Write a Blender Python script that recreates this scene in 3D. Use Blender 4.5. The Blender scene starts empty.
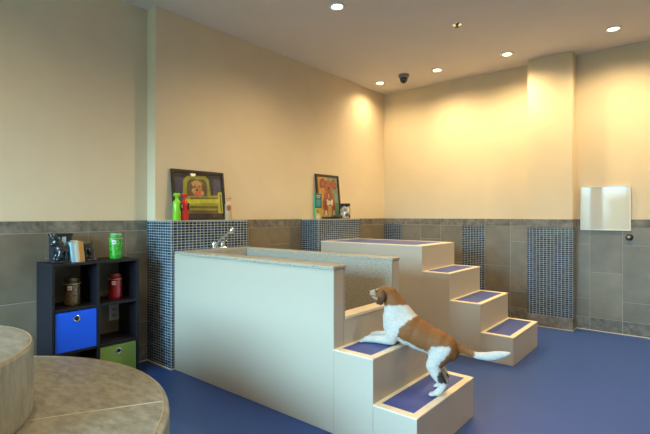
import bpy, bmesh, math, random
from mathutils import Vector, Matrix, Euler
random.seed(7)
PI = math.pi
scn = bpy.context.scene
COL = scn.collection

# ---------------------------------------------------------------- camera
CAM_H = 1.3
cd = bpy.data.cameras.new('camera'); cam = bpy.data.objects.new('camera', cd); COL.objects.link(cam)
cam.location = (0, 0, CAM_H); cam.rotation_euler = (PI/2, 0, math.radians(39.82))
cd.sensor_width = 36; cd.sensor_fit = 'HORIZONTAL'; cd.lens = 36*441.5/650
cd.shift_y = -(217-215.65)/650
cd.clip_start = 0.02
scn.camera = cam

# ---------------------------------------------------------------- view
scn.view_settings.view_transform = 'Standard'
scn.view_settings.look = 'None'
scn.view_settings.exposure = 0.12
scn.view_settings.gamma = 1
scn.view_settings.use_curve_mapping = False

# ---------------------------------------------------------------- world: pale sky above, greenery towards the horizon
SKY = 46.0
w = bpy.data.worlds.new('world'); scn.world = w; w.use_nodes = True
nt = w.node_tree; nt.nodes.clear()
out = nt.nodes.new('ShaderNodeOutputWorld'); bg = nt.nodes.new('ShaderNodeBackground')
tc = nt.nodes.new('ShaderNodeTexCoord'); sp = nt.nodes.new('ShaderNodeSeparateXYZ')
nz = nt.nodes.new('ShaderNodeTexNoise'); nz.inputs['Scale'].default_value = 9
ad = nt.nodes.new('ShaderNodeMath'); ad.operation = 'MULTIPLY_ADD'; ad.inputs[1].default_value = 0.22
rp = nt.nodes.new('ShaderNodeValToRGB')
rp.color_ramp.elements[0].position = 0.12; rp.color_ramp.elements[0].color = (.035, .06, .035, 1)
rp.color_ramp.elements[1].position = 0.23; rp.color_ramp.elements[1].color = (.41, .77, 1.0, 1)
nt.links.new(tc.outputs['Generated'], sp.inputs[0]); nt.links.new(tc.outputs['Generated'], nz.inputs['Vector'])
nt.links.new(nz.outputs['Fac'], ad.inputs[0]); nt.links.new(sp.outputs['Z'], ad.inputs[2])
nt.links.new(ad.outputs[0], rp.inputs[0]); nt.links.new(rp.outputs[0], bg.inputs[0])
bg.inputs[1].default_value = SKY
nt.links.new(bg.outputs[0], out.inputs[0])

# ---------------------------------------------------------------- room numbers
XA, XB, XM = -3.79, -3.652, -3.376        # far left wall, its thicker stretch, face of the mosaic blocks
YB = 5.80; CEIL = 3.157; TILE = 1.258
XR, YF = 2.9, -3.2
Y1 = 2.037

# window openings in the wall behind the camera: (x0, x1, z0, z1)
WIN = [(-3.55, -2.25, .35, 2.75), (-2.05, -.75, .35, 2.75)]
for i, (x0, x1, z0, z1) in enumerate(WIN):
    ld = bpy.data.lights.new('window_daylight', 'AREA'); ld.shape = 'RECTANGLE'; ld.size = x1-x0; ld.size_y = z1-z0
    ld.cycles.is_portal = True
    lo = bpy.data.objects.new('window_daylight', ld); COL.objects.link(lo)
    lo.location = ((x0+x1)/2, YF+.02, (z0+z1)/2); lo.rotation_euler = (PI/2, 0, 0)

# ---------------------------------------------------------------- materials
def nn(nt, t, **kw):
    n = nt.nodes.new(t)
    for k, v in kw.items(): n.inputs[k].default_value = v
    return n
def mat(name, col, rough=.5, metal=0, var=None, vscale=4, bump=0, bscale=60, spec=.5, coat=0, emit=None, estr=0, trans=0, rand=0, detail=6, stretch=None, sheen=0):
    m = bpy.data.materials.new(name); m.use_nodes = True; nt = m.node_tree
    b = nt.nodes['Principled BSDF']; L = nt.links
    b.inputs['Base Color'].default_value = (*col, 1); b.inputs['Roughness'].default_value = rough
    b.inputs['Metallic'].default_value = metal; b.inputs['Specular IOR Level'].default_value = spec
    b.inputs['Coat Weight'].default_value = coat; b.inputs['Transmission Weight'].default_value = trans
    b.inputs['Sheen Weight'].default_value = sheen
    if emit: b.inputs['Emission Color'].default_value = (*emit, 1); b.inputs['Emission Strength'].default_value = estr
    tc = nt.nodes.new('ShaderNodeTexCoord'); vec = tc.outputs['Object']
    if stretch:
        mp = nt.nodes.new('ShaderNodeMapping'); mp.inputs['Scale'].default_value = stretch
        L.new(vec, mp.inputs[0]); vec = mp.outputs[0]
    src = None
    if var:
        n = nn(nt, 'ShaderNodeTexNoise', Scale=vscale, Detail=detail, Roughness=.6); L.new(vec, n.inputs['Vector'])
        r = nt.nodes.new('ShaderNodeValToRGB'); r.color_ramp.elements[0].position = .32; r.color_ramp.elements[1].position = .68
        r.color_ramp.elements[0].color = (*col, 1); r.color_ramp.elements[1].color = (*var, 1)
        L.new(n.outputs['Fac'], r.inputs[0]); src = r.outputs[0]
    if rand:
        g = nt.nodes.new('ShaderNodeNewGeometry'); h = nt.nodes.new('ShaderNodeHueSaturation')
        mr = nt.nodes.new('ShaderNodeMapRange'); mr.inputs['To Min'].default_value = 1-rand; mr.inputs['To Max'].default_value = 1+rand
        L.new(g.outputs['Random Per Island'], mr.inputs[0]); L.new(mr.outputs[0], h.inputs['Value'])
        if src: L.new(src, h.inputs['Color'])
        else: h.inputs['Color'].default_value = (*col, 1)
        src = h.outputs[0]
    if src: L.new(src, b.inputs['Base Color'])
    if bump:
        n = nn(nt, 'ShaderNodeTexNoise', Scale=bscale, Detail=4); L.new(vec, n.inputs['Vector'])
        bp = nn(nt, 'ShaderNodeBump', Strength=bump, Distance=.004); L.new(n.outputs['Fac'], bp.inputs['Height']); L.new(bp.outputs[0], b.inputs['Normal'])
    return m
def speckle(name, base, spot, scale, rough, amount=.5, coat=0):
    m = bpy.data.materials.new(name); m.use_nodes = True; nt = m.node_tree; b = nt.nodes['Principled BSDF']; L = nt.links
    tc = nt.nodes.new('ShaderNodeTexCoord'); n = nn(nt, 'ShaderNodeTexNoise', Scale=scale, Detail=3, Roughness=.8)
    r = nt.nodes.new('ShaderNodeValToRGB'); r.color_ramp.elements[0].position = amount-.12; r.color_ramp.elements[1].position = amount+.12
    r.color_ramp.elements[0].color = (*spot, 1); r.color_ramp.elements[1].color = (*base, 1)
    L.new(tc.outputs['Object'], n.inputs['Vector']); L.new(n.outputs['Fac'], r.inputs[0]); L.new(r.outputs[0], b.inputs['Base Color'])
    b.inputs['Roughness'].default_value = rough; b.inputs['Coat Weight'].default_value = coat
    return m
def mosaic(name, pitch=.0235, wide=.038):
    m = bpy.data.materials.new(name); m.use_nodes = True; nt = m.node_tree; b = nt.nodes['Principled BSDF']; L = nt.links
    tc = nt.nodes.new('ShaderNodeTexCoord'); s = nt.nodes.new('ShaderNodeSeparateXYZ'); L.new(tc.outputs['Object'], s.inputs[0])
    a = nt.nodes.new('ShaderNodeMath'); a.operation = 'ADD'; L.new(s.outputs['X'], a.inputs[0]); L.new(s.outputs['Y'], a.inputs[1])
    c = nt.nodes.new('ShaderNodeCombineXYZ'); L.new(a.outputs[0], c.inputs[0]); L.new(s.outputs['Z'], c.inputs[1])
    br = nn(nt, 'ShaderNodeTexBrick', Scale=1.0); br.offset = 0; br.squash = 1
    br.inputs['Brick Width'].default_value = wide; br.inputs['Row Height'].default_value = pitch; br.inputs['Mortar Size'].default_value = .0020
    br.inputs['Mortar Smooth'].default_value = .1; br.inputs['Bias'].default_value = -.1
    br.inputs['Color1'].default_value = (.008, .022, .045, 1); br.inputs['Color2'].default_value = (.025, .085, .16, 1); br.inputs['Mortar'].default_value = (.50, .50, .47, 1)
    L.new(c.outputs[0], br.inputs['Vector']); L.new(br.outputs['Color'], b.inputs['Base Color'])
    mr = nt.nodes.new('ShaderNodeMapRange'); mr.inputs['To Min'].default_value = .12; mr.inputs['To Max'].default_value = .8
    L.new(br.outputs['Fac'], mr.inputs[0]); L.new(mr.outputs[0], b.inputs['Roughness'])
    bp = nn(nt, 'ShaderNodeBump', Strength=.6, Distance=.002); bp.invert = True; L.new(br.outputs['Fac'], bp.inputs['Height']); L.new(bp.outputs[0], b.inputs['Normal'])
    return m

M = {}
M['paint'] = mat('cream_paint', (.72, .60, .42), .75, var=(.69, .57, .395), vscale=3, bump=.15, bscale=180)
M['ceil'] = mat('ceiling_paint', (.74, .69, .61), .85, var=(.71, .66, .58), vscale=2)
M['floor'] = mat('blue_rubber_floor', (.028, .072, .27), .40, var=(.042, .088, .31), vscale=70, bump=.12, bscale=250, spec=.4)
M['tile'] = mat('slate_tile', (.17, .142, .098), .42, var=(.235, .197, .142), vscale=5, bump=.25, bscale=45, rand=.12, spec=.45)
M['capt'] = mat('rough_stone_tile', (.10, .092, .075), .6, var=(.26, .235, .19), vscale=16, bump=.6, bscale=60, rand=.12)
M['grout'] = mat('pale_grout', (.46, .43, .37), .9)
M['caulk'] = mat('cream_caulk', (.72, .62, .48), .7)
M['mosaic'] = mosaic('navy_glass_mosaic')
M['lam'] = speckle('cream_laminate', (.57, .50, .40), (.49, .43, .34), 260, .34, .5)
M['tread'] = mat('pale_maple_edge', (.86, .72, .52), .4)
M['pad'] = mat('blue_step_rubber', (.05, .075, .27), .5, var=(.06, .09, .31), vscale=120, bump=.3, bscale=300)
M['rim'] = speckle('speckled_solid_surface', (.48, .44, .36), (.17, .155, .125), 115, .3, .42, .2)
M['shadow_edge'] = mat('grey_edge_band', (.25, .235, .2), .5)
M['black'] = mat('black_brown_laminate', (.010, .009, .014), .5, var=(.016, .014, .020), vscale=30, stretch=(1, 8, 1), spec=.3)
M['blackp'] = mat('black_plastic', (.012, .012, .014), .35)
M['bronze'] = mat('dark_bronze', (.018, .02, .028), .22, var=(.035, .03, .028), vscale=20, metal=.3, coat=.4, bump=.2, bscale=80)
M['bluefab'] = mat('royal_blue_fabric', (.002, .10, .92), .75, var=(.004, .115, .95), vscale=200, bump=.3, bscale=400)
M['greenfab'] = mat('olive_green_fabric', (.17, .27, .055), .8, var=(.19, .30, .06), vscale=200, bump=.3, bscale=400)
M['chrome'] = mat('chrome', (.8, .8, .8), .12, metal=1)
M['vinyl'] = mat('mottled_taupe_vinyl', (.19, .175, .135), .40, var=(.34, .325, .27), vscale=13, bump=.35, bscale=40, detail=12, stretch=(1, 2.2, .7))
M['seam'] = mat('pale_stitching', (.55, .50, .40), .6)
M['piping'] = mat('tan_piping', (.40, .32, .20), .5)
M['white'] = mat('white_plastic', (.78, .78, .75), .4)
M['board'] = mat('glossy_white_board', (.60, .58, .52), .04, coat=0, spec=.4)
M['lamp'] = mat('lit_lamp', (1, .9, .7), .5, emit=(1, .80, .48), estr=14)
M['frame'] = mat('dark_brown_frame', (.022, .015, .012), .4)

def gloss(name, col, rough=.35): return mat(name, col, rough, coat=.3)

# ---------------------------------------------------------------- mesh helpers
class MB:
    def __init__(s): s.v = []; s.f = []; s.m = []; s.sm = []
    def add(s, vs, fs, mi=0, smooth=False):
        o = len(s.v); s.v += [tuple(v) for v in vs]
        for f in fs: s.f.append([i+o for i in f]); s.m.append(mi); s.sm.append(smooth)
        return s
    def box(s, a, b, mi=0, bev=0, T=None):
        x0, y0, z0 = [min(p, q) for p, q in zip(a, b)]; x1, y1, z1 = [max(p, q) for p, q in zip(a, b)]
        if bev > 0:
            bm = bmesh.new(); bmesh.ops.create_cube(bm, size=1)
            for v in bm.verts: v.co = Vector(((x0+x1)/2+v.co.x*(x1-x0), (y0+y1)/2+v.co.y*(y1-y0), (z0+z1)/2+v.co.z*(z1-z0)))
            bmesh.ops.bevel(bm, geom=bm.edges[:], offset=bev, segments=2, profile=.5, affect='EDGES')
            bm.verts.index_update()
            vs = [v.co.copy() for v in bm.verts]; fs = [[v.index for v in f.verts] for f in bm.faces]; bm.free()
            if T: vs = [T @ v for v in vs]
            return s.add(vs, fs, mi)
        vs = [Vector(p) for p in ((x0,y0,z0),(x1,y0,z0),(x1,y1,z0),(x0,y1,z0),(x0,y0,z1),(x1,y0,z1),(x1,y1,z1),(x0,y1,z1))]
        if T: vs = [T @ v for v in vs]
        return s.add(vs, [(0,3,2,1),(4,5,6,7),(0,1,5,4),(1,2,6,5),(2,3,7,6),(3,0,4,7)], mi)
    def lathe(s, prof, n=32, T=None, mi=0, smooth=True, sx=1, sy=1):
        vs = []; fs = []
        for r, z in prof:
            for k in range(n): a = 2*PI*k/n; vs.append(Vector((r*sx*math.cos(a), r*sy*math.sin(a), z)))
        for i in range(len(prof)-1):
            for k in range(n): k2 = (k+1) % n; fs.append((i*n+k, i*n+k2, (i+1)*n+k2, (i+1)*n+k))
        fs.append(list(range(n))[::-1]); fs.append([(len(prof)-1)*n+k for k in range(n)])
        if T: vs = [T @ v for v in vs]
        return s.add(vs, fs, mi, smooth)
    def tube(s, pts, rad, n=12, mi=0, closed=False):
        pts = [Vector(p) for p in pts]; N = len(pts); rad = rad if isinstance(rad, (list, tuple)) else [rad]*N
        vs = []; fs = []; up = Vector((0, 0, 1))
        for i, p in enumerate(pts):
            d = (pts[(i+1) % N]-pts[i-1]) if closed else (pts[min(i+1, N-1)]-pts[max(i-1, 0)])
            d.normalize(); u = up if abs(d.dot(up)) < .95 else Vector((1, 0, 0))
            a = d.cross(u).normalized(); b = a.cross(d).normalized()
            for k in range(n): t = 2*PI*k/n; vs.append(p+(a*math.cos(t)+b*math.sin(t))*rad[i])
        for i in range(N if closed else N-1):
            j = (i+1) % N
            for k in range(n): k2 = (k+1) % n; fs.append((i*n+k, i*n+k2, j*n+k2, j*n+k))
        if not closed: fs.append(list(range(n))[::-1]); fs.append([(N-1)*n+k for k in range(n)])
        return s.add(vs, fs, mi, True)
    def sphere(s, c, r, n=16, mi=0, R=None):
        r = r if isinstance(r, (tuple, list)) else (r, r, r); vs = [Vector((0, 0, -1))]; fs = []; m = n//2
        for i in range(1, m):
            t = -PI/2+PI*i/m
            for k in range(n): a = 2*PI*k/n; vs.append(Vector((math.cos(t)*math.cos(a), math.cos(t)*math.sin(a), math.sin(t))))
        vs.append(Vector((0, 0, 1))); top = len(vs)-1
        for k in range(n):
            k2 = (k+1) % n; fs.append((0, 1+k2, 1+k)); fs.append((top, 1+(m-2)*n+k, 1+(m-2)*n+k2))
            for i in range(m-2): fs.append((1+i*n+k, 1+i*n+k2, 1+(i+1)*n+k2, 1+(i+1)*n+k))
        vs = [Vector((v.x*r[0], v.y*r[1], v.z*r[2])) for v in vs]
        if R: vs = [R @ v for v in vs]
        return s.add([v+Vector(c) for v in vs], fs, mi, True)
    def prism(s, poly, h, T=None, mi=0):
        n = len(poly); ar = sum(poly[i][0]*poly[(i+1) % n][1]-poly[(i+1) % n][0]*poly[i][1] for i in range(n))
        if ar < 0: poly = poly[::-1]
        vs = [Vector((x, y, 0)) for x, y in poly]+[Vector((x, y, h)) for x, y in poly]
        fs = [list(range(n))[::-1], [n+k for k in range(n)]]+[(k, (k+1) % n, n+(k+1) % n, n+k) for k in range(n)]
        if T: vs = [T @ v for v in vs]
        return s.add(vs, fs, mi)
    def build(s, name, mats, parent=None, origin=None):
        me = bpy.data.meshes.new(name)
        o0 = Vector(origin) if origin else Vector((0, 0, 0))
        me.from_pydata([tuple(Vector(v)-o0) for v in s.v], [], s.f); me.update()
        mats = mats if isinstance(mats, (list, tuple)) else [mats]
        for m in mats: me.materials.append(m)
        for p, i, sm in zip(me.polygons, s.m, s.sm): p.material_index = i; p.use_smooth = sm
        if any(s.sm):
            try: me.set_sharp_from_angle(angle=math.radians(40))
            except Exception: pass
        ob = bpy.data.objects.new(name, me); COL.objects.link(ob)
        if parent is not None:
            ob.parent = parent
            # geometry was written in world coordinates: cancel the parent's placement
            if s_world: ob.matrix_parent_inverse = parent_world(parent).inverted()
        ob.location = o0 if origin else (0, 0, 0)
        return ob
s_world = True
def parent_world(p):
    m = Matrix.LocRotScale(p.location, p.rotation_euler, p.scale)
    return parent_world(p.parent) @ p.matrix_parent_inverse @ m if p.parent else m
def tag(o, label=None, cat=None, group=None, kind=None):
    if label: o['label'] = label
    if cat: o['category'] = cat
    if group: o['group'] = group
    if kind: o['kind'] = kind
    return o
def thing(name, loc, label, cat, group=None):
    o = bpy.data.objects.new(name, None); o.empty_display_size = .1; COL.objects.link(o); o.location = loc
    return tag(o, label, cat, group)
def struct(o): o['kind'] = 'structure'; return o
def copy_tree(o, parent=None):
    c = o.copy(); COL.objects.link(c); c.parent = parent
    for ch in [x for x in bpy.data.objects if x.parent == o]: copy_tree(ch, c)
    return c
def TR(x=0, y=0, z=0, rx=0, ry=0, rz=0, s=1):
    return Matrix.Translation((x, y, z)) @ Euler((rx, ry, rz)).to_matrix().to_4x4() @ Matrix.Scale(s, 4)

# ================================================================ ROOM SHELL
t = .2
struct(MB().box((XA-t, YF-t, -t), (XR+t, YB+t, 0)).build('floor', M['floor']))
struct(MB().box((XA-t, YF-t, CEIL), (XR+t, YB+t, CEIL+t)).build('ceiling', M['ceil']))
struct(MB().box((XA-t, YF-t, 0), (XA, YB+t, CEIL)).box((XA, Y1, 0), (XB, YB, CEIL)).build('wall_left', M['paint']))
struct(MB().box((XA, YB, 0), (XR+t, YB+t, CEIL)).build('wall_back', M['paint']))
struct(MB().box((XR, YF-t, 0), (XR+t, YB, CEIL)).build('wall_right', M['paint']))
wf = MB()
xs = XA
for x0, x1, z0, z1 in WIN:
    wf.box((xs, YF-t, 0), (x0, YF, CEIL)); wf.box((x0, YF-t, 0), (x1, YF, z0)); wf.box((x0, YF-t, z1), (x1, YF, CEIL)); xs = x1
wf.box((xs, YF-t, 0), (XR, YF, CEIL))
struct(wf.build('wall_front', M['paint']))
for i, (x0, x1, z0, z1) in enumerate(WIN):
    m = MB(); f = .05
    m.box((x0, YF-.12, z0), (x0+f, YF-.04, z1)).box((x1-f, YF-.12, z0), (x1, YF-.04, z1)).box((x0+f, YF-.12, z0), (x1-f, YF-.04, z0+f)).box((x0+f, YF-.12, z1-f), (x1-f, YF-.04, z1))
    m.box(((x0+x1)/2-.025, YF-.12, z0+f), ((x0+x1)/2+.025, YF-.04, z1-f))
    struct(m.build('window_%d' % (i+1), M['blackp']))
# pillar in front of the back wall
PX0, PX1, PY = -1.5205, -1.044, 5.604
struct(MB().box((PX0, PY, 0), (PX1, YB, CEIL)).build('wall_pillar', M['paint']))

# ---- wainscot of stone tiles (grout backing + one slab per tile)
def wainscot(name, axis, plane, out_dir, u0, u1, cols, mos=()):
    """axis 'x': runs along x at y=plane; axis 'y': runs along y at x=plane. out_dir +-1 towards the room.
       cols: (u0, u1, [joints z]); mos: strips left free for mosaic"""
    th = .014; g = .0022; m = MB()
    def slab(a, b, z0, z1, mi, d=th):
        if axis == 'x': m.box((a, plane, z0), (b, plane+out_dir*d, z1), mi)
        else: m.box((plane, a, z0), (plane+out_dir*d, b, z1), mi)
    slab(u0, u1, 0, TILE, 2, th-.0025)
    for a, b, js in cols:
        zz = [.145]+js+[1.168]
        for z0, z1 in zip(zz[:-1], zz[1:]): slab(a+g, b-g, z0+g, z1-g, 0)
        slab(a+g, b-g, 1.168+g, TILE, 1); slab(a+g, b-g, .006, .145-g, 1)
    for a, b in mos:
        slab(a+g, b-g, 1.168+g, TILE, 1); slab(a+g, b-g, .006, .145-g, 1)
        slab(a, b, .145, 1.168, 3, th+.001)
    # caulk bead along the floor
    if axis == 'x': m.box((u0, plane+out_dir*th, 0), (u1, plane+out_dir*(th+.008), .007), 4)
    else: m.box((plane+out_dir*th, u0, 0), (plane+out_dir*(th+.008), u1, .007), 4)
    return struct(m.build(name, [M['tile'], M['capt'], M['grout'], M['mosaic'], M['caulk']]))
A_, B_ = [.66], [.355, .975]
wainscot('trim_1', 'x', YB, -1, XB, PX0,
         [(-3.339, -3.025, A_), (-3.025, -2.715, B_), (-2.715, -2.40, A_), (-2.09, -1.775, A_), (-1.775, PX0, B_)], [(XB, -3.339), (-2.40, -2.09)])
cl = [(PX1, -.902, B_)]; u = -.902; k = 0
while u < XR-.01:
    cl.append((u, min(u+.31, XR), A_ if k % 2 == 0 else B_)); u += .31; k += 1
wainscot('trim_2', 'x', YB, -1, PX1, XR, cl)
cl = []; u = 1.98-.31*17; k = 17
ys = [2.024-.19-.31*i for i in range(17)]
cl = [(1.835, Y1, B_)]
for i in range(16): cl.append((ys[i]-.31 if ys[i]-.31 > YF else YF, ys[i], A_ if i % 2 == 0 else B_))
cl = [(a, b, j) for a, b, j in cl if b-a > .02]
wainscot('trim_3', 'y', XA, 1, YF, Y1, cl)
wainscot('trim_4', 'y', XB, 1, 2.856, 3.93, [(2.856, 3.10, B_), (3.10, 3.404, A_), (3.404, 3.72, B_), (3.72, 3.93, A_)])
wainscot('trim_5', 'y', XB, 1, 4.771, YB-.014, [(4.771, 5.12, A_), (5.12, 5.45, B_), (5.45, YB-.014, A_)])
# pillar cladding: stone cap and base, mosaic between
def clad(name, x0, x1, y0, y1, zbase, faces_cap=True):
    m = MB()
    m.box((x0-.014, y0-.014, zbase), (x1+.014, y1, 1.160), 0)
    m.box((x0-.017, y0-.017, 1.160), (x1+.017, y1, TILE), 1)
    m.box((x0-.017, y0-.017, .006), (x1+.017, y1, zbase), 1)
    m.box((x0-.020, y0-.020, 0), (x1+.020, y1, .006), 2)
    return struct(m.build(name, [M['mosaic'], M['capt'], M['caulk']]))
clad('trim_6', PX0+.012, PX1-.012, PY+.012, YB-.016, .135)
# mosaic ledge blocks on the left wall (picture shelves)
def ledge(name, x0, x1, y0, y1):
    m = MB(); m.box((x0, y0, 0), (x1, y1, TILE-.006), 0); m.box((x0, y0-.001, TILE-.006), (x1+.001, y1+.001, TILE), 1)
    # pale edging strips
    m.box((x1-.003, y0-.0025, 0), (x1+.0015, y0, TILE-.006), 1)
    m.box((x0, y0-.003, 0), (x0+.008, y0, TILE-.006), 1)
    m.box((x0, y0-.01, 0), (x1+.008, y0, .007), 2); m.box((x1, y0, 0), (x1+.008, y1, .007), 2)
    return struct(m.build(name, [M['mosaic'], M['grout'], M['caulk']]))
ledge('trim_7', XA, XM, Y1-.006, 2.856)
ledge('trim_8', XB, XM, 3.93, 4.771)

# ================================================================ DOG WASHING TUB WITH STEPS
TX0, TY0, TY1 = XM+.009, 2.05, 2.812
S3, S2, S1 = -1.6425, -1.363, -1.093
H1, H2, RIM = .2535, .506, 1.0
IN_X0, IN_X1, IN_Y0, IN_Y1 = -3.22, S3-.09, TY0+.114, TY1-.098
SILL = .683
tub = thing('dog_washing_tub', ((TX0+S3)/2, (TY0+TY1)/2, 0), 'long raised dog washing tub with cream panels and two blue-padded steps under the dog', 'tub')
m = MB(); e = .004
# outer carcass: front, back, left deck box, end with U notch
m.box((TX0, TY0, 0), (S3, TY0+.10, RIM-.022), 0, e)
m.box((TX0, TY1-.085, 0), (S3, TY1, RIM-.022), 0, e)
m.box((TX0, TY0+.10, 0), (IN_X0-.012, TY1-.085, RIM-.022), 0)
m.box((IN_X1+.012, TY0+.10, 0), (S3, TY1-.085, SILL-.022), 0)
m.build('side_panel', M['lam'], tub)
# basin: speckled liner (open box)
m = MB(); q = .012
m.box((IN_X0-q, IN_Y0-q, .40), (IN_X1+q, IN_Y1+q, .42))
m.box((IN_X0-q, IN_Y0-q+0, .42), (IN_X0, IN_Y1+q, RIM-.022))
m.box((IN_X0, IN_Y0-q, .42), (IN_X1+q, IN_Y0, RIM-.022)); m.box((IN_X0, IN_Y1, .42), (IN_X1+q, IN_Y1+q, RIM-.022))
m.box((IN_X1, IN_Y0, .42), (IN_X1+q, IN_Y1, SILL-.022))
# jambs of the notch
m.box((IN_X1+q, IN_Y0-q, SILL-.022), (S3-.001, IN_Y0, RIM-.022)); m.box((IN_X1+q, IN_Y1, SILL-.022), (S3-.001, IN_Y1+q, RIM-.022))
bs = m.build('basin', M['rim'], tub)
m = MB(); m.lathe([(.0, .4201), (.035, .4201), (.035, .424), (.028, .4235), (.0, .422)], 24, TR(-3.0, 2.43, 0)); m.build('drain', M['chrome'], bs)
# rim cap
m = MB(); zc0, zc1 = RIM-.022, RIM
m.box((TX0, TY0-.0, zc0), (S3+.008, IN_Y0+.004, zc1), 0, .005); m.box((TX0, IN_Y1-.004, zc0), (S3+.006, TY1+.004, zc1), 0, .005)
m.box((TX0, IN_Y0+.004, zc0), (IN_X0+.004, IN_Y1-.004, zc1), 0)
m.box((TX0+.10, TY0-.013, zc0-.004), (S3+.008, TY0+.006, zc1), 0, .006)
m.build('rim', M['rim'], tub)
m = MB(); m.box((IN_X1-.005, IN_Y0, SILL-.022), (S3+.006, IN_Y1, SILL), 0, .004); tag(m.build('sill', M['tread'], tub), 'pale smooth sill of the end opening')
def step(parent, x0, x1, y0, y1, z, ztop_next, first=True):
    m = MB(); m.box((x0, y0, 0), (x1, y1, z-.008), 0, .003); st = m.build('step', M['lam'], parent)
    m = MB(); b0, bx, by = .027, .042, .045
    zz = z-.008
    px0, px1, py0, py1 = x0+b0, x1-bx, y0+by, y1-by
    m.box((x0, y0-.002, zz), (x1+.002, py0, z)); m.box((x0, py1, zz), (x1+.002, y1+.002, z)); m.box((x0, py0, zz), (px0, py1, z)); m.box((px1, py0, zz), (x1+.002, py1, z))
    m.build('tread_edge', M['tread'], st)
    m = MB(); m.box((px0, py0, zz), (px1, py1, z-.0015)); m.build('tread_pad', M['pad'], st)
    return st
step(tub, S2, S1, TY0, TY1, H1, H2)
step(tub, S3, S2, TY0, TY1, H2, RIM)

# faucet on the tub deck
fc = thing('tub_faucet', (-3.30, 2.45, RIM), 'chrome two-handle faucet with leaning spray wand on the tub deck by the mosaic', 'faucet')
m = MB(); m.box((-3.335, 2.37, RIM), (-3.275, 2.53, RIM+.014), 0, .005); m.build('base_plate', M['chrome'], fc)
for y in (2.405, 2.495):
    m = MB(); m.lathe([(.018, RIM+.012), (.021, RIM+.03), (.021, RIM+.062), (.016, RIM+.07), (.0, RIM+.071)], 20, TR(-3.30, y, 0)); m.box((-3.30, y-.006, RIM+.064), (-3.245, y+.006, RIM+.074), 0, .003)
    m.build('handle', M['chrome'], fc)
m = MB(); m.tube([(-3.30, 2.43, RIM+.012), (-3.30, 2.435, RIM+.05), (-3.295, 2.47, RIM+.085), (-3.285, 2.53, RIM+.13), (-3.275, 2.565, RIM+.15)], [.013, .013, .011, .012, .014], 14)
m.build('spray_wand', M['chrome'], fc)
m = MB(); m.lathe([(.014, -.02), (.026, 0), (.028, .03), (.022, .042), (.0, .043)], 20, TR(-3.275, 2.57, RIM+.155, rx=-.5, ry=.7)); m.build('spray_head', M['chrome'], fc)
m = MB(); m.tube([(-3.31, 2.52, RIM+.012), (-3.31, 2.52, RIM+.06), (-3.30, 2.51, RIM+.10), (-3.29, 2.52, RIM+.12)], .006, 10); m.build('wand_bracket', M['chrome'], fc)

# ================================================================ STAIRS BEHIND THE TUB
SF, SB = 3.961, 4.7325
stx = [XM+.009, -2.057, -1.768, -1.475, -1.190]; sth = [1.002, .752, .4995, .2464]
st = thing('dog_staircase', (-2.3, 4.35, 0), 'free-standing cream platform with four blue-padded steps behind the tub near the back wall', 'stairs')
for i in range(4):
    z = sth[i]; x0, x1 = stx[i], stx[i+1]
    if i == 0:
        mm = MB(); mm.box((x0, SF, 0), (x1, SB, z-.008), 0, .003); pf = mm.build('platform', M['lam'], st)
        a, b = .045, .05; mm = MB(); zz = z-.008
        mm.box((x0, SF-.002, zz), (x1+.002, SF+b, z)); mm.box((x0, SB-b, zz), (x1+.002, SB+.002, z)); mm.box((x0, SF+b, zz), (x0+a, SB-b, z)); mm.box((x1-.10, SF+b, zz), (x1+.002, SB-b, z))
        mm.build('platform_edge', M['tread'], pf)
        mm = MB(); mm.box((x0+a, SF+b, zz), (x1-.10, SB-b, z-.0015)); mm.build('platform_pad', M['pad'], pf)
    else: step(st, x0, x1, SF, SB, z, 0)

# ================================================================ CUBE SHELF
SX0, SX1, SY0, SY1, SZ = XA+.02, -3.458, 1.154, 1.788, .953
sh = thing('cube_shelf', ((SX0+SX1)/2, (SY0+SY1)/2, 0), 'black open-backed cube shelf of two columns and three rows against tiled wall', 'shelf')
p = .018
for y in (SY0, SY1-p): MB().box((SX0, y, 0), (SX1, y+p, SZ-p), 0, .001).build('side_panel', M['black'], sh)
MB().box((SX0, SY0, SZ-p), (SX1, SY1, SZ), 0, .002).build('top_panel', M['black'], sh)
ym = (SY0+SY1)/2
MB().box((SX0, ym-p/2, .03), (SX1, ym+p/2, SZ-p), 0, .001).build('divider', M['black'], sh)
shz = [.03, .318, .628]
for z in shz:
    for a, b in ((SY0+p, ym-p/2), (ym+p/2, SY1-p)):
        MB().box((SX0, a, z-p), (SX1-.001, b, z), 0, .001).build('shelf_board', M['black'], sh)
def bin_(y0, y1, z, h, mt, label, group):
    t_ = thing('storage_bin', ((SX0+SX1)/2, (y0+y1)/2, z), label, 'storage bin', group)
    x0, x1 = SX0+.01, SX1-.006; m = MB(); w_ = .005
    m.box((x1-w_, y0, z), (x1, y1, z+h), 0, .0015); m.box((x0, y0, z), (x0+w_, y1, z+h)); m.box((x0+w_, y0, z), (x1-w_, y0+w_, z+h)); m.box((x0+w_, y1-w_, z), (x1-w_, y1, z+h)); m.box((x0+w_, y0+w_, z), (x1-w_, y1-w_, z+w_))
    m.build('bin_body', mt, t_)
    R = TR(x1, (y0+y1)/2, z+h*.80, ry=PI/2)
    m = MB(); m.lathe([(.015, 0), (.024, 0), (.024, .003), (.020, .005), (.015, .003)], 24, R); g_ = m.build('grommet', M['chrome'], t_)
    m = MB(); m.lathe([(0, .0028), (.0148, .0028), (.0148, .0036), (0, .0037)], 20, R); m.build('grommet_hole', M['blackp'], g_)
bin_(SY0+p+.005, ym-p/2-.004, .318, .285, M['bluefab'], 'royal blue fabric bin with a metal grommet in left cube of the shelf', 'fabric bins in the cube shelf')
bin_(ym+p/2+.004, SY1-p-.005, .03, .262, M['greenfab'], 'olive green fabric bin with a metal grommet in bottom right cube', 'fabric bins in the cube shelf')

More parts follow.
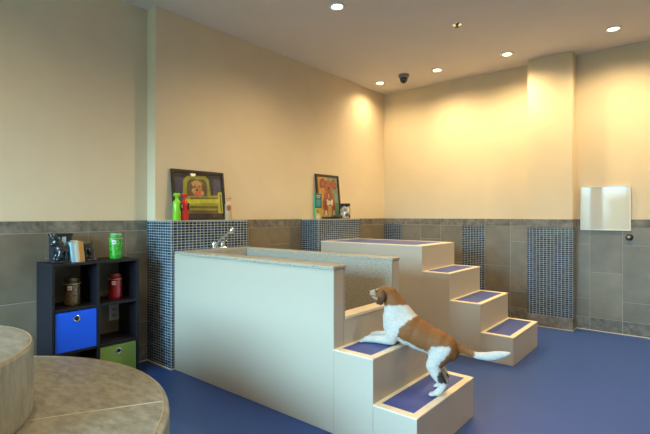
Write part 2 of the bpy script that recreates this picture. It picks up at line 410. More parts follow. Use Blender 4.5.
# outlet on the wall behind the shelf
ol = thing('wall_outlet', (XA+.015, 1.73, .48), 'pale outlet plate on grey tile seen through the empty middle right cube', 'outlet')
m = MB(); m.box((XA+.0145, 1.69, .415), (XA+.020, 1.77, .55), 0, .002); m.build('cover_plate', M['white'], ol)
for z in (.458, .506):
    m = MB(); m.box((XA+.020, 1.712, z-.014), (XA+.022, 1.748, z+.014), 0, .001); m.build('socket', mat('socket_grey', (.5, .5, .48), .4), ol)

# ---- jars
def noisy_fill(name, c1, c2, scale=70, rough=.25):
    return mat(name, c1, rough, var=c2, vscale=scale, coat=.8, bump=.6, bscale=90, detail=2)
def jar(x, y, z, r, h, mt, lidm, label, tagc, square=False):
    j = thing('treat_jar', (x, y, z), label, 'jar', 'treat jars on the cube shelf')
    m = MB(); T = TR(x, y, z)
    m.lathe([(r*.86, 0), (r*.97, .006), (r, .02), (r, h*.70), (r*.95, h*.78), (r*.80, h*.85), (r*.78, h*.88), (0, h*.881)], 28, T); m.build('jar_body', mt, j)
    m = MB(); m.lathe([(r*.84, h*.865), (r*.88, h*.88), (r*.88, h*.97), (r*.82, h), (r*.3, h*1.0), (0, h*.995)], 28, T)
    for k in range(2): m.tube([(x+r*.865*math.cos(a*PI/12), y+r*.865*math.sin(a*PI/12), z+h*(.90+.04*k)) for a in range(24)], .0022, 6, closed=True)
    m.build('lid', lidm, j)
    # hang tag facing the room
    n = (0.80, -0.60)
    cx, cy = x+n[0]*(r+.002), y+n[1]*(r+.002); ang = math.atan2(n[1], n[0])
    m = MB(); m.box((-.0015, -.014, -.015), (.0015, .014, .015), 0, .001, TR(cx, cy, z+h*.66, rz=ang)); tg = m.build('hang_tag', M['white'], j)
    m = MB(); m.box((-.0005, -.011, -.008), (.001, .011, .006), 0, 0, TR(cx+.0015*n[0], cy+.0015*n[1], z+h*.66, rz=ang)); m.build('tag_mark', tagc, tg)
    m = MB(); m.tube([(x+(r+.0015)*math.cos(a*PI/12), y+(r+.0015)*math.sin(a*PI/12), z+h*.80 - .0*a) for a in range(24)], .0015, 6, closed=True); m.build('twine', M['seam'], j)
pinkmark = mat('pink_print', (.6, .25, .3), .5)
jar(-3.575, 1.655, SZ, .052, .205, noisy_fill('green_glass', (.006, .12, .006), (.07, .55, .03)), noisy_fill('green_lid', (.02, .25, .03), (.25, .6, .2), 40), 'bright green glass jar with a white tag standing on top of the shelf', pinkmark)
jar(-3.585, 1.332, .628, .056, .205, noisy_fill('amber_glass', (.045, .03, .010), (.17, .12, .05)), mat('brass_lid', (.16, .13, .06), .35, metal=.6), 'amber brown glass jar with a pink tag in top left cube', pinkmark)
jar(-3.585, 1.655, .628, .051, .205, noisy_fill('red_glass', (.12, .002, .004), (.40, .012, .02)), noisy_fill('red_lid', (.12, .01, .015), (.35, .05, .05), 40), 'deep red glass jar with a white tag in top right cube', pinkmark)

# ---- bookend dogs, books and dark box on the shelf top
def remesh_obj(mb, name, mats, parent, vox, smooth=4):
    ob = mb.build(name, mats, parent)
    md = ob.modifiers.new('r', 'REMESH'); md.mode = 'VOXEL'; md.voxel_size = vox; md.use_smooth_shade = True
    m2 = ob.modifiers.new('s', 'SMOOTH'); m2.factor = .5; m2.iterations = smooth
    dg = bpy.context.evaluated_depsgraph_get(); dg.update()
    me = bpy.data.meshes.new_from_object(ob.evaluated_get(dg)); ob.modifiers.clear(); ob.data = me
    for p_ in me.polygons: p_.use_smooth = True
    return ob
def chain(m, pts, sy=1.0, n=14):
    """pts: (x, y, z, r): a string of spheres with interpolated radius"""
    for (a, b) in zip(pts[:-1], pts[1:]):
        d = math.dist(a[:3], b[:3]); k = max(1, int(d/(min(a[3], b[3])*.35)))
        for i in range(k+1):
            f = i/k; x, y, z, r = [a[j]*(1-f)+b[j]*f for j in range(4)]; m.sphere((x, y, z), (r, r*sy, r), n)
bx = -3.58
# front half of a bulldog
be = thing('dog_bookend', (bx, 1.225, SZ), 'black bulldog figurine bookend with upright ears, at left end of shelf top', 'bookend')
m = MB(); m.box((bx-.05, 1.185, SZ), (bx+.05, 1.293, SZ+.018), 0, .005); m.build('plinth', M['bronze'], be)
m = MB(); z0 = SZ+.016
chain(m, [(bx, 1.285, z0+.085, .040), (bx, 1.25, z0+.085, .042)])
chain(m, [(bx, 1.25, z0+.10, .038), (bx, 1.232, z0+.125, .034)])
m.sphere((bx, 1.222, z0+.135), (.036, .034, .032)); m.sphere((bx, 1.195, z0+.122), (.024, .018, .018))
for s in (-1, 1):
    chain(m, [(bx+s*.022, 1.222, z0+.150, .016), (bx+s*.030, 1.205, z0+.178, .015), (bx+s*.032, 1.196, z0+.196, .008)])
    chain(m, [(bx+s*.026, 1.245, z0+.07, .018), (bx+s*.03, 1.232, z0+.035, .013), (bx+s*.03, 1.222, z0+.01, .014)])
m.box((bx-.038, 1.272, z0), (bx+.038, 1.284, z0+.12))
remesh_obj(m, 'figure', [M['bronze']], be, .004)
# rear half
be2 = thing('dog_bookend', (bx, 1.445, SZ), 'dark hind-quarters figurine bookend right of the row of books', 'bookend')
m = MB(); m.box((bx-.045, 1.412, SZ), (bx+.045, 1.50, SZ+.016), 0, .004); m.build('plinth', M['bronze'], be2)
m = MB(); chain(m, [(bx, 1.425, z0+.09, .032), (bx, 1.452, z0+.088, .034)])
chain(m, [(bx, 1.468, z0+.11, .010), (bx, 1.477, z0+.128, .006)])
for s in (-1, 1): chain(m, [(bx+s*.02, 1.455, z0+.07, .024), (bx+s*.026, 1.458, z0+.04, .013), (bx+s*.026, 1.466, z0+.022, .010), (bx+s*.026, 1.456, z0+.008, .011)])
m.box((bx-.03, 1.412, z0), (bx+.03, 1.424, z0+.11))
remesh_obj(m, 'figure', [M['bronze']], be2, .004)
be['group'] = be2['group'] = 'dog bookends on the shelf top'
# dark box behind, with pale blue marks on its front
db = thing('display_box', (-3.685, 1.29, SZ), 'tall dark box with pale blue marks behind the bulldog bookend', 'box')
m = MB(); m.box((-3.735, 1.225, SZ), (-3.645, 1.352, SZ+.196), 0, .003); m.build('box_body', mat('dark_navy_card', (.012, .016, .028), .35, coat=.3), db)
m = MB(); m.box((-3.74, 1.218, SZ+.192), (-3.640, 1.358, SZ+.212), 0, .003); m.build('box_lid', M['blackp'], db)
m = MB(); X_ = -3.6448
for y, z, a, b in ((1.262, .165, .008, .022), (1.298, .163, .016, .026), (1.295, .10, .013, .018), (1.27, .05, .012, .012)): m.prism([(-a, -b), (a, -b*.8), (a*.8, b), (-a*.9, b*.9)], .001, TR(X_, y, SZ+z, ry=PI/2, rx=0) @ Matrix.Rotation(PI/2, 4, 'Z'))
m.build('print', mat('pale_blue_marks', (.35, .55, .72), .4), db)
def book(y, th, h, d, mt, label, lean=0, pages=True):
    b = thing('book', (bx, y, SZ), label, 'book', 'books between the dog bookends')
    T = TR(bx, y, SZ, rx=lean)
    m = MB(); m.box((-d/2, 0, 0), (-d/2+d, .003, h), 0, 0, T); m.box((-d/2, th-.003, 0), (d/2, th, h), 0, 0, T); m.box((d/2-.003, .003, 0), (d/2, th-.003, h), 0, .0008, T); m.build('cover', mt, b)
    m = MB(); m.box((-d/2+.004, .003, .003), (d/2-.003, th-.003, h-.003), 0, 0, T); m.build('pages', M['seam'], b)
book(1.313, .019, .150, .11, mat('pale_blue_cover', (.32, .55, .68), .35), 'pale blue book leaning beside the bulldog bookend', .10)
book(1.334, .018, .142, .11, mat('white_cover', (.62, .70, .72), .35), 'white book in the row, just right of the pale blue one', .10)
book(1.354, .013, .160, .12, mat('cream_cover', (.6, .5, .33), .4), 'thin cream book just left of the orange one', .10)
book(1.3695, .015, .155, .12, mat('orange_cover', (.62, .24, .04), .4), 'orange-spined book on the shelf top', .10)
book(1.3865, .014, .150, .11, mat('tan_cover', (.48, .36, .2), .4), 'tan book against the rear bookend', .10)

# ================================================================ ROUND UPHOLSTERED SEATS
def drum(name, cx, cy, z0, z1, R, label, seams, group, pin=.026, pz=.0005):
    d = thing(name, (cx, cy, z0), label, 'ottoman', group)
    N = 128; rr = .022; H = z1-z0
    prof = [(R-.012, 0), (R-.002, .010), (R, .03), (R, H-rr)]
    for i in range(1, 7): a = i/6*PI/2; prof.append((R-rr+rr*math.cos(a), H-rr+rr*math.sin(a)))
    prof += [(R-.05, H+.0015), (R*.7, H+.004), (R*.35, H+.005), (0.0, H+.005)]
    m = MB(); m.lathe(prof, N, TR(cx, cy, z0)); m.build('cushion', M['vinyl'], d)
    m = MB(); m.tube([(cx+(R-pin)*math.cos(a*2*PI/96), cy+(R-pin)*math.sin(a*2*PI/96), z1+pz) for a in range(96)], .0032, 8, closed=True)
    m.build('piping', M['piping'], d)
    for ang in seams:
        c_, s_ = math.cos(ang), math.sin(ang)
        m = MB(); m.tube([(cx+r_*c_, cy+r_*s_, z1+zo) for r_, zo in ((0.02, .005), (R*.35, .005), (R*.7, .0045), (R-.05, .002), (R-.024, .0006))], .0026, 6)
        m.tube([(cx+(R+.0004)*c_, cy+(R+.0004)*s_, z1-.03), (cx+(R+.0004)*c_, cy+(R+.0004)*s_, z0+.03)], .0022, 6)
        m.build('seam', M['seam'], d)
    return d
OC = (-2.488, .173)
drum('round_ottoman', OC[0], OC[1], 0, .40, 1.124, 'wide low round ottoman in mottled taupe vinyl on the blue floor', [math.radians(a) for a in (61.8, 181.8, 301.8)], 'stacked round seats')
drum('round_ottoman', -2.53, .115, .410, .732, .62, 'smaller round taupe vinyl ottoman stacked on the wide low one', [math.radians(a) for a in (110, 230, 350)], 'stacked round seats', .010, -.004)

# ================================================================ PICTURES ON THE LEDGES
def flat(name, col, r=.35): return mat(name, col, r, coat=.5, var=tuple(c*.55 for c in col), vscale=14)
def picture(y0, y1, z1, xb, xt, label, shapes, mats, group):
    """framed print leaning on the left wall; local u along +Y (width), v up, w towards the room (+X)"""
    W = y1-y0; H = math.hypot(z1-TILE, xt-xb); lean = math.atan2(xb-xt, z1-TILE)
    pc = thing('framed_picture', (xb, (y0+y1)/2, TILE), label, 'picture', group)
    T = Matrix.Translation((xb, y0, TILE+.001)) @ Matrix(((-math.sin(lean)*0, -math.sin(lean), math.cos(lean), 0), (1, 0, 0, 0), (0, math.cos(lean), math.sin(lean), 0), (0, 0, 0, 1)))
    f = .028; d = .022; m = MB()
    m.box((0, 0, -d), (W, f, 0), 0, .002, T); m.box((0, H-f, -d), (W, H, 0), 0, .002, T); m.box((0, f, -d), (f, H-f, 0), 0, .002, T); m.box((W-f, f, -d), (W, H-f, 0), 0, .002, T)
    m.build('frame', M['frame'], pc)
    m = MB(); iw, ih = W-2*f, H-2*f
    m.box((f, f, -d+.002), (W-f, H-f, -.012), 0, 0, T)
    zo = -.012
    for mi, poly in shapes:
        zo += .0003
        m.prism([(f+u*iw, f+v*ih) for u, v in poly], .0003, T @ Matrix.Translation((0, 0, zo)), mi)
    m.build('print', mats, pc)
    return pc
def ell(cx, cy, rx, ry, n=20, a0=0, rot=0):
    c, s = math.cos(rot), math.sin(rot)
    return [(cx+rx*math.cos(2*PI*k/n)*c-ry*math.sin(2*PI*k/n)*s, cy+rx*math.cos(2*PI*k/n)*s+ry*math.sin(2*PI*k/n)*c) for k in range(n)]
P1 = [flat('print_dusk_purple', (.075, .07, .13)), flat('print_olive_yellow', (.36, .34, .03)), flat('print_window_grey', (.13, .10, .05)), flat('print_fur_orange', (.50, .20, .05)),
      flat('print_tongue', (.65, .14, .09)), flat('print_dark_olive', (.13, .12, .02)), flat('print_deep', (.035, .03, .03)), flat('print_bright', (.55, .55, .05)), flat('print_fur_light', (.62, .38, .15)), flat('print_brown', (.16, .09, .04))]
rect = lambda a, b, c, d: [(a, b), (c, b), (c, d), (a, d)]
s1 = [(6, rect(0, 0, 1, .16)), (9, rect(.0, .08, 1, .22)),
      (6, rect(0, .90, 1, 1)), (6, rect(.74, .5, .80, 1)), (1, [(.14, .16), (.86, .16), (.93, .30), (.98, .52), (.74, .50), (.71, .88), (.66, .95), (.26, .93), (.18, .84), (.15, .5)]),
      (2, [(.23, .48), (.66, .48), (.67, .80), (.60, .87), (.31, .86), (.25, .78)]),
      (5, [(.14, .20), (.86, .20), (.9, .26), (.14, .25)]), (7, [(.20, .30), (.94, .34), (.95, .42), (.20, .40)]), (5, [(.3, .40), (.92, .44), (.95, .47), (.3, .445)]),
      (7, [(.88, .10), (.99, .10), (.99, .60), (.90, .58)]), (5, rect(.94, .12, .965, .55)),
      (3, ell(.46, .66, .17, .19, 18)), (9, ell(.32, .62, .05, .14)), (9, ell(.60, .64, .05, .15)), (8, ell(.44, .76, .10, .07)), (8, ell(.40, .60, .07, .06)),
      (6, ell(.40, .70, .014, .018)), (6, ell(.50, .71, .014, .018)), (6, ell(.44, .615, .025, .02)), (4, ell(.45, .52, .055, .08)), (8, ell(.56, .55, .03, .05))]
picture(2.178, 2.756, 1.728, -3.572, -3.628, 'dark-framed print of a shaggy dog leaning out of a yellow-green truck window', s1, P1, 'framed prints leaning on the mosaic ledges')
P2 = [flat('paint_orange', (.62, .30, .06)), flat('paint_teal', (.05, .22, .14)), flat('paint_sage', (.20, .30, .20)), flat('paint_rust', (.40, .09, .035)), flat('paint_dark', (.05, .03, .025)),
      flat('paint_cream', (.60, .55, .42)), flat('paint_ochre', (.45, .30, .10)), flat('paint_brick', (.28, .06, .03)), flat('paint_bone', (.7, .66, .55))]
s2 = [(2, rect(.52, 0, 1, 1)), (1, rect(.76, .02, 1, .36)), (1, rect(.62, .0, 1, .15)), (6, rect(0, 0, .5, .12)),
      (3, [(.22, .05), (.80, .05), (.84, .30), (.72, .62), (.32, .62), (.18, .30)]),
      (3, ell(.52, .76, .22, .17)), (7, ell(.24, .83, .15, .12, rot=.5)), (7, ell(.82, .82, .15, .12, rot=-.5)), (3, ell(.23, .84, .09, .07)), (3, ell(.83, .83, .09, .07)),
      (7, ell(.52, .45, .10, .19)), (4, ell(.42, .80, .055, .04)), (4, ell(.62, .80, .055, .04)), (5, ell(.42, .80, .02, .018)), (5, ell(.62, .80, .02, .018)),
      (4, ell(.52, .72, .06, .035)), (4, [(.44, .66), (.62, .66), (.60, .645), (.46, .645)]), (6, ell(.50, .52, .04, .07)),
      (4, [(.31, .05), (.34, .05), (.30, .42), (.27, .40)]), (4, [(.70, .05), (.73, .05), (.76, .40), (.73, .42)]),
      (5, [(.24, .04), (.36, .04), (.34, .16), (.27, .16)]), (5, [(.64, .04), (.76, .04), (.74, .16), (.66, .16)]),
      (6, [(.38, .04), (.62, .04), (.58, .28), (.43, .28)]), (8, ell(.52, .355, .12, .045)), (8, ell(.42, .33, .05, .05)), (8, ell(.62, .33, .05, .05)), (8, ell(.42, .385, .05, .05)), (8, ell(.63, .385, .05, .05))]
picture(4.172, 4.635, 1.826, -3.572, -3.628, 'dark-framed painting of a rust-coloured cartoon dog on orange and green', s2, P2, 'framed prints leaning on the mosaic ledges')

# ---- bone-topped bottles on the first ledge
def bone_bottle(y, x, r, h, mt, label, ringm, badge, sc=1.0):
    b = thing('bone_topped_bottle', (x, y, TILE), label, 'bottle', 'bone-topped bottles on the ledge')
    m = MB(); z = TILE+.0005
    m.lathe([(r*.9, 0), (r, .006), (r, h*.62), (r*.85, h*.68), (r*.5, h*.72), (r*.42, h*.76), (0, h*.761)], 24, TR(x, y, z)); m.build('bottle_body', mt, b)
    m = MB()
    chain(m, [(x, y, z+h*.75, r*.42), (x, y, z+h*.84, r*.40)], n=12)
    for s in (-1, 1): m.sphere((x, y+s*r*.42, z+h*.90), r*.52, 14)
    m.sphere((x, y, z+h*.88), r*.45, 12)
    m.build('bone_cap', mt, b)
    if ringm:
        m = MB(); T = TR(x+r*.75, y+r*.72, z+h*.50, ry=PI/2, rz=.75)
        m.lathe([(0, 0), (r*.62, 0), (r*.62, .006), (r*.55, .009), (0, .009)], 20, T, sx=1.5); rg = m.build('badge', ringm, b)
        m = MB(); m.lathe([(0, .009), (r*.34, .009), (r*.3, .0105), (0, .0106)], 20, T, sx=1.5); m.build('badge_centre', badge, rg)
    return b
lime = gloss('lime_plastic', (.22, .62, .01)); red = gloss('red_plastic', (.62, .018, .012)); crm = gloss('cream_plastic', (.58, .40, .22))
bone_bottle(2.113, -3.43, .034, .245, lime, 'lime green bone-topped bottle at the left of the dog print', M['blackp'], M['white'])
bone_bottle(2.186, -3.43, .034, .243, red, 'red bone-topped bottle beside the lime green one', M['blackp'], red)
b3 = bone_bottle(2.665, -3.43, .034, .238, crm, 'cream bone-topped bottle with a brown badge right of the dog print', None, None)
m = MB(); m.lathe([(0, 0), (.021, 0), (.021, .003), (0, .0035)], 24, TR(-3.43+.026, 2.665-.0175, TILE+.115, rz=-.6) @ Matrix.Rotation(PI/2, 4, 'Y'), sx=1.35); m.build('badge', mat('brown_badge', (.33, .10, .05), .5), b3)
# ---- carton and canister on the second ledge
ct = thing('product_carton', (-3.45, 3.97, TILE), 'teal carton with yellow lower half in front of the rust dog painting', 'carton')
m = MB(); m.box((-3.445, 3.918, TILE+.0005), (-3.42, 4.040, TILE+.305), 0, .002); m.build('carton_body', mat('green_card', (.05, .42, .22), .35, coat=.4), ct)
X_ = -3.4198; FT = lambda y, z: Matrix.Translation((X_, y, z)) @ Matrix(((0, 0, 1, 0), (1, 0, 0, 0), (0, 1, 0, 0), (0, 0, 0, 1)))
m = MB(); T = Matrix.Translation((0, 0, 0)) @ FT(3.918, TILE+.002) @ Matrix.Diagonal((.968, 1.07, 1, 1))
m.prism(rect(0, .12, .126, .281), .0006, T, 0); m.prism(rect(0, 0, .126, .12), .0006, T, 1); m.prism(rect(.025, .14, .10, .215), .0010, T, 2)
m.prism(rect(.02, .255, .105, .265), .0010, T, 3); m.prism(rect(.03, .236, .09, .246), .0010, T, 3); m.prism(ell(.06, .03, .04, .03), .0010, T, 3); m.prism(ell(.05, .085, .03, .02), .0010, T, 4)
m.build('front_print', [flat('card_teal', (.01, .14, .13)), flat('card_yellow', (.55, .45, .05)), flat('card_aqua', (.03, .35, .42)), flat('card_white', (.65, .65, .6)), flat('card_olive', (.25, .25, .05))], ct)
cn = thing('treat_canister', (-3.47, 4.575, TILE), 'clear canister of dark and cream treats with black lid right of the rust dog painting', 'canister')
m = MB(); m.lathe([(.055, 0), (.066, .008), (.068, .03), (.068, .12), (.060, .15), (.050, .165), (0, .166)], 28, TR(-3.47, 4.575, TILE+.0005))
m.build('canister_body', mat('mixed_treats', (.03, .018, .01), .15, var=(.62, .52, .40), vscale=24, coat=1, detail=1), cn)
m = MB(); m.lathe([(.058, .163), (.064, .168), (.064, .196), (.058, .20), (0, .201)], 28, TR(-3.47, 4.575, TILE+.0005)); m.build('lid', M['blackp'], cn)

# ================================================================ BACK WALL FITTINGS
wb = thing('white_panel', (-.755, YB-.02, 1.14), 'square glossy white panel on the back wall right of the pillar', 'panel')
m = MB(); yb0 = YB-.0
m.box((-.990, YB-.024, 1.140), (-.520, YB-.015, 1.628), 0, .002); m.build('panel_face', M['board'], wb)
m = MB(); a, b_, c, d_ = -.994, -.516, 1.136, 1.632
for bx_ in (((a, YB-.028, c), (a+.010, YB-.0145, d_)), ((b_-.010, YB-.028, c), (b_, YB-.0145, d_)), ((a+.01, YB-.028, c), (b_-.01, YB-.0145, c+.010)), ((a+.01, YB-.028, d_-.010), (b_-.01, YB-.0145, d_))): m.box(*bx_, 0, .001)
m.build('border', mat('white_trim', (.8, .74, .62), .4), wb)
hk = thing('round_wall_knob', (-.53, YB-.014, 1.066), 'round black knob on the grey tiles below the white panel', 'knob')
T = TR(-.53, YB-.0145, 1.066, rx=PI/2)
m = MB(); m.lathe([(0, 0), (.033, 0), (.036, .006), (.034, .014), (.022, .018), (0, .018)], 28, T); m.build('back_plate', M['blackp'], hk)
m = MB(); m.lathe([(0, .018), (.012, .018), (.012, .03), (.018, .036), (.017, .044), (.008, .048), (0, .048)], 20, T); m.build('knob_centre', mat('brass', (.45, .38, .22), .3, metal=.8), hk)

# ================================================================ CEILING FITTINGS
def downlight(x, y, label, power, group='recessed ceiling lights', col=(1, .76, .42)):
    d = thing('recessed_light', (x, y, CEIL), label, 'ceiling light', group)
    m = MB(); m.lathe([(.045, .0), (.078, 0), (.078, -.003), (.066, -.012), (.052, -.009), (.045, 0)], 32, TR(x, y, CEIL)); m.build('trim_ring', M['white'], d)
    m = MB(); m.lathe([(.0, -.001), (.044, -.001), (.044, -.004), (.03, -.006), (0, -.007)], 28, TR(x, y, CEIL)); m.build('bulb', M['lamp'], d)
    ld = bpy.data.lights.new('downlight', 'SPOT'); ld.energy = power; ld.color = col; ld.spot_size = math.radians(160); ld.spot_blend = 1.0; ld.shadow_soft_size = .05
    lo = bpy.data.objects.new('downlight', ld); COL.objects.link(lo); lo.location = (0, 0, -.03); lo.parent = d
    return d
PW = 96
downlight(-3.361, 5.232, 'recessed ceiling light nearest the far corner, left of the dome camera', 40)
downlight(-2.505, 5.232, 'recessed ceiling light just right of the dome camera', PW)
downlight(-1.641, 5.232, 'recessed ceiling light in front of the pillar', PW)
downlight(-.609, 5.20, 'recessed ceiling light above the white panel', PW)
downlight(.35, 5.20, 'recessed ceiling light beyond the right of the view', PW)
downlight(-2.425, 3.076, 'bright recessed ceiling light above the middle of the tub', 110)
for x, y in ((-.6, 3.0), (1.2, 3.0), (-2.4, .6), (-.6, .4), (1.2, .5)):  # unseen extra downlights, added as general warm fill for the room
    downlight(x, y, 'added unseen ceiling light for warm fill, towards the windows', 68, 'added warm fill lights towards the windows')
sp = thing('ceiling_sprinkler', (-1.758, 4.108, CEIL), 'small dark sprinkler head in the middle of the ceiling', 'sprinkler')
m = MB(); m.lathe([(0, 0), (.045, 0), (.043, -.008), (.018, -.012), (0, -.012)], 24, TR(-1.758, 4.108, CEIL)); m.build('escutcheon', M['chrome'], sp)
m = MB(); m.lathe([(0, -.012), (.012, -.012), (.010, -.024), (.022, -.027), (.022, -.030), (0, -.031)], 16, TR(-1.758, 4.108, CEIL)); m.build('sprinkler_head', mat('dark_brass', (.08, .04, .02), .4), sp)
dc = thing('dome_camera', (-2.93, 5.135, CEIL), 'dark security dome camera on the ceiling near the far corner', 'security camera')
m = MB(); m.lathe([(0, 0), (.07, 0), (.07, -.02), (.062, -.04), (.056, -.045), (0, -.05)], 28, TR(-2.93, 5.135, CEIL)); m.build('housing', mat('grey_housing', (.22, .21, .2), .5), dc)
m = MB(); m.lathe([(.052, -.045), (.050, -.075), (.040, -.098), (.022, -.112), (0, -.116)], 28, TR(-2.93, 5.135, CEIL)); m.build('dome', mat('smoked_dome', (.01, .01, .012), .08, coat=1), dc)

# ================================================================ BEAGLE
dog = thing('dog', (-1.25, 2.42, H1), 'brown and white beagle with front paws on the upper step, looking over the tub', 'dog')
def yc(x): return 2.372+(x+1.43)*.175
m = MB()
def tor(pts, sy):
    chain(m, [(x, yc(x), z, r) for x, z, r in pts], sy, 18)
# neck, chest, barrel, loin, rump
tor([(-1.434, .808, .050), (-1.417, .765, .061), (-1.403, .718, .076), (-1.397, .668, .089), (-1.390, .628, .095)], .84)
tor([(-1.392, .628, .090), (-1.350, .625, .098), (-1.315, .612, .101), (-1.26, .588, .094), (-1.20, .566, .083), (-1.14, .548, .083), (-1.10, .530, .078), (-1.078, .514, .058)], .88)
tor([(-1.412, .778, .052), (-1.374, .722, .062), (-1.335, .662, .074)], .8)
# head
hy = 2.364
m.sphere((-1.452, hy, .818), (.052, .045, .043), 20); m.sphere((-1.478, hy, .822), (.043, .041, .034), 20)
chain(m, [(-1.500, hy, .814, .034), (-1.535, hy, .808, .0245), (-1.566, hy, .806, .0185)], 1.0)
m.sphere((-1.505, hy-.022, .800), (.024, .016, .018), 14); m.sphere((-1.505, hy+.022, .800), (.024, .016, .018), 14)
chain(m, [(-1.495, hy, .782, .020), (-1.525, hy, .779, .0125), (-1.555, hy, .7785, .0085)], 1.1)
# ears
for s in (-1, 1):
    for i in range(9):
        f = i/8; x = -1.462-.020*f+.012*math.sin(f*3); z = .838-.080*f; w_ = .016+.014*math.sin(min(1, f*1.25)*PI*.62)
        m.sphere((x, hy+s*(.046+.010*math.sin(f*PI)), z), (w_, .0085, .013), 12)
# front legs
chain(m, [(-1.375, 2.345, .63, .052), (-1.395, 2.335, .575, .043), (-1.405, 2.338, .543, .033), (-1.45, 2.335, .534, .029), (-1.51, 2.322, .531, .0245), (-1.560, 2.298, .527, .021)], .95)
chain(m, [(-1.375, 2.42, .63, .052), (-1.395, 2.445, .575, .043), (-1.42, 2.45, .545, .031), (-1.47, 2.445, .535, .028), (-1.54, 2.430, .532, .024), (-1.590, 2.413, .527, .020)], .95)
def paw(x, y, z, dx, dy, r=.0095):
    L = math.hypot(dx, dy); ux, uy = dx/L, dy/L; px_, py_ = -uy, ux
    m.sphere((x, y, z+.012), (.021, .021, .013), 14)
    for k in (-1.5, -.5, .5, 1.5):
        l = .020-.004*abs(k); a = (x+px_*k*.0105, y+py_*k*.0105, z+r+.003); b = (x+px_*k*.0118+ux*l, y+py_*k*.0118+uy*l, z+r)
        chain(m, [(*a, r), (*b, r*.92)], n=10)
paw(-1.580, 2.286, H2, -1, -.45); paw(-1.600, 2.410, H2, -1, -.2)
# hind legs
chain(m, [(-1.105, 2.405, .515, .066), (-1.135, 2.395, .465, .054), (-1.155, 2.388, .425, .046), (-1.138, 2.386, .385, .036), (-1.110, 2.388, .352, .029), (-1.092, 2.390, .330, .023), (-1.106, 2.386, .298, .021), (-1.130, 2.380, .275, .020)], .85)
chain(m, [(-1.115, 2.465, .515, .064), (-1.15, 2.475, .465, .052), (-1.178, 2.485, .422, .044), (-1.165, 2.49, .380, .034), (-1.138, 2.495, .350, .027), (-1.125, 2.498, .325, .022), (-1.145, 2.505, .295, .020), (-1.172, 2.51, .275, .019)], .85)
paw(-1.150, 2.372, H1, -1, -.4); paw(-1.185, 2.512, H1, -1, 0)
# tail
chain(m, [(-1.075, yc(-1.07), .545, .034), (-1.04, 2.447, .541, .024), (-.99, 2.462, .524, .0185), (-.93, 2.475, .508, .021), (-.87, 2.488, .512, .025), (-.83, 2.496, .524, .025), (-.79, 2.504, .536, .018), (-.765, 2.508, .545, .010)], .8)
body = remesh_obj(m, 'body', [bpy.data.materials.new('beagle_coat')], dog, .0052, 5)
me = body.data
ca = me.color_attributes.new('coat', 'FLOAT_COLOR', 'POINT')
WHT, BRN, DRK, BLK, PNK = (.56, .52, .46), (.22, .076, .012), (.09, .027, .006), (.02, .015, .013), (.42, .32, .24)
def interp(tab, v):
    if v <= tab[0][0]: return tab[0][1]
    for (a, x), (b, y) in zip(tab[:-1], tab[1:]):
        if v <= b: return x+(y-x)*(v-a)/(b-a)
    return tab[-1][1]
from mathutils import noise as NZ
def inpoly(x, y, P):
    c = False; j = len(P)-1
    for i in range(len(P)):
        if (P[i][1] > y) != (P[j][1] > y) and x < (P[j][0]-P[i][0])*(y-P[i][1])/(P[j][1]-P[i][1])+P[i][0]: c = not c
        j = i
    return c
thigh = [(-1.18, .50), (-1.167, .522), (-1.150, .545), (-1.12, .548), (-1.053, .556), (-1.045, .525), (-1.082, .478), (-1.112, .442), (-1.100, .41), (-1.090, .30), (-1.2, .30), (-1.25, .42)]
def coat(x, y, z):
    n = NZ.noise(Vector((x*60, y*60, z*60)))*.008; x += n; z += NZ.noise(Vector((x*50+9, y*50, z*50)))*.008
    c = WHT
    if x < -1.30 and z > interp([(-1.52, .752), (-1.44, .745), (-1.36, .758)], x) and x > -1.62:
        c = BRN
        if x < interp([(.755, -1.475), (.78, -1.50), (.805, -1.520), (.822, -1.535), (.84, -1.51)], z): c = PNK if z < .83 and x > -1.60 and abs(y-hy) > .008 else WHT
        if abs(y-hy) < .007 and x < -1.475 and z > .82: c = WHT
        if abs(y-hy) > .043 and -1.525 < x < -1.425 and z > .74: c = DRK if (z < .80 or x > -1.455) else BRN
        if x < -1.507 and .7855 < z < .7915: c = BLK
    elif x > interp([(.47, -1.20), (.49, -1.235), (.525, -1.305), (.57, -1.355), (.635, -1.328), (.69, -1.272), (.73, -1.24)], z) and x < -.94 and z > .34:
        c = BRN
        if z < interp([(-1.34, .57), (-1.28, .548), (-1.225, .52), (-1.17, .50)], x) and x < -1.17: c = WHT
        if inpoly(x, z, thigh) and abs(y-yc(x)) > .03: c = WHT
        if -1.115 < x < -1.06 and z < .40: c = BLK if z < .385 else DRK
        if z < .34: c = WHT
    return c
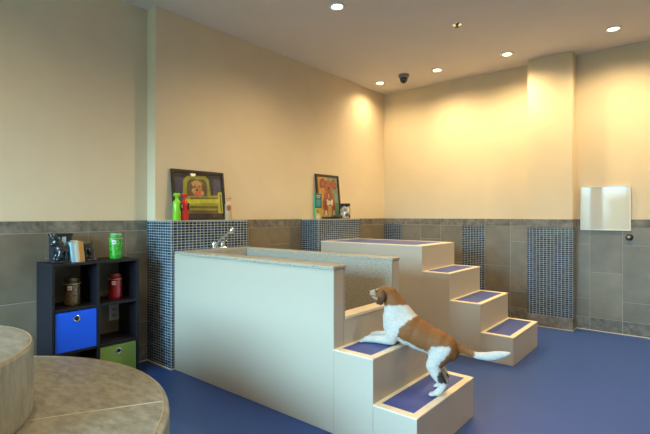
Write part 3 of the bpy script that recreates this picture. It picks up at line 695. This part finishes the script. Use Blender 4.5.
for i, v in enumerate(me.vertices):
    co = body.matrix_parent_inverse.inverted() @ v.co if False else v.co
    c = coat(co.x, co.y, co.z); ca.data[i].color = (*c, 1)
# soften the patch borders by one neighbour average
nb = [[] for _ in me.vertices]
for e_ in me.edges: a, b = e_.vertices; nb[a].append(b); nb[b].append(a)
cols = [tuple(ca.data[i].color)[:3] for i in range(len(nb))]
for i, l in enumerate(nb):
    ca.data[i].color = (*[(cols[i][k]*2+sum(cols[j][k] for j in l))/(2+len(l)) for k in range(3)], 1)
cm = me.materials[0]; cm.use_nodes = True; nt = cm.node_tree; b = nt.nodes['Principled BSDF']
at = nt.nodes.new('ShaderNodeVertexColor'); at.layer_name = 'coat'
nz = nn(nt, 'ShaderNodeTexNoise', Scale=110, Detail=5); tcn = nt.nodes.new('ShaderNodeTexCoord'); mp = nt.nodes.new('ShaderNodeMapping'); mp.inputs['Scale'].default_value = (.45, 1, 1)
mp.inputs['Rotation'].default_value = (0, .5, 0)
hs = nt.nodes.new('ShaderNodeHueSaturation'); mr = nt.nodes.new('ShaderNodeMapRange'); mr.inputs['To Min'].default_value = .72; mr.inputs['To Max'].default_value = 1.25
nt.links.new(tcn.outputs['Object'], mp.inputs[0]); nt.links.new(mp.outputs[0], nz.inputs['Vector']); nt.links.new(nz.outputs['Fac'], mr.inputs[0]); nt.links.new(mr.outputs[0], hs.inputs['Value'])
nt.links.new(at.outputs[0], hs.inputs['Color']); nt.links.new(hs.outputs[0], b.inputs['Base Color'])
bp = nn(nt, 'ShaderNodeBump', Strength=.5, Distance=.004); nt.links.new(nz.outputs['Fac'], bp.inputs['Height']); nt.links.new(bp.outputs[0], b.inputs['Normal'])
b.inputs['Roughness'].default_value = .7
blk = mat('wet_black', (.012, .01, .01), .15, coat=1)
m = MB(); m.sphere((-1.5835, hy, .8105), (.010, .013, .010), 16); m.build('nose', blk, dog)
for s in (-1, 1):
    m = MB(); m.sphere((-1.517, hy+s*.0275, .8275), (.0095, .007, .009), 16); m.build('eye', blk, dog)
dog.location.x -= .009; dog.location.y -= .004
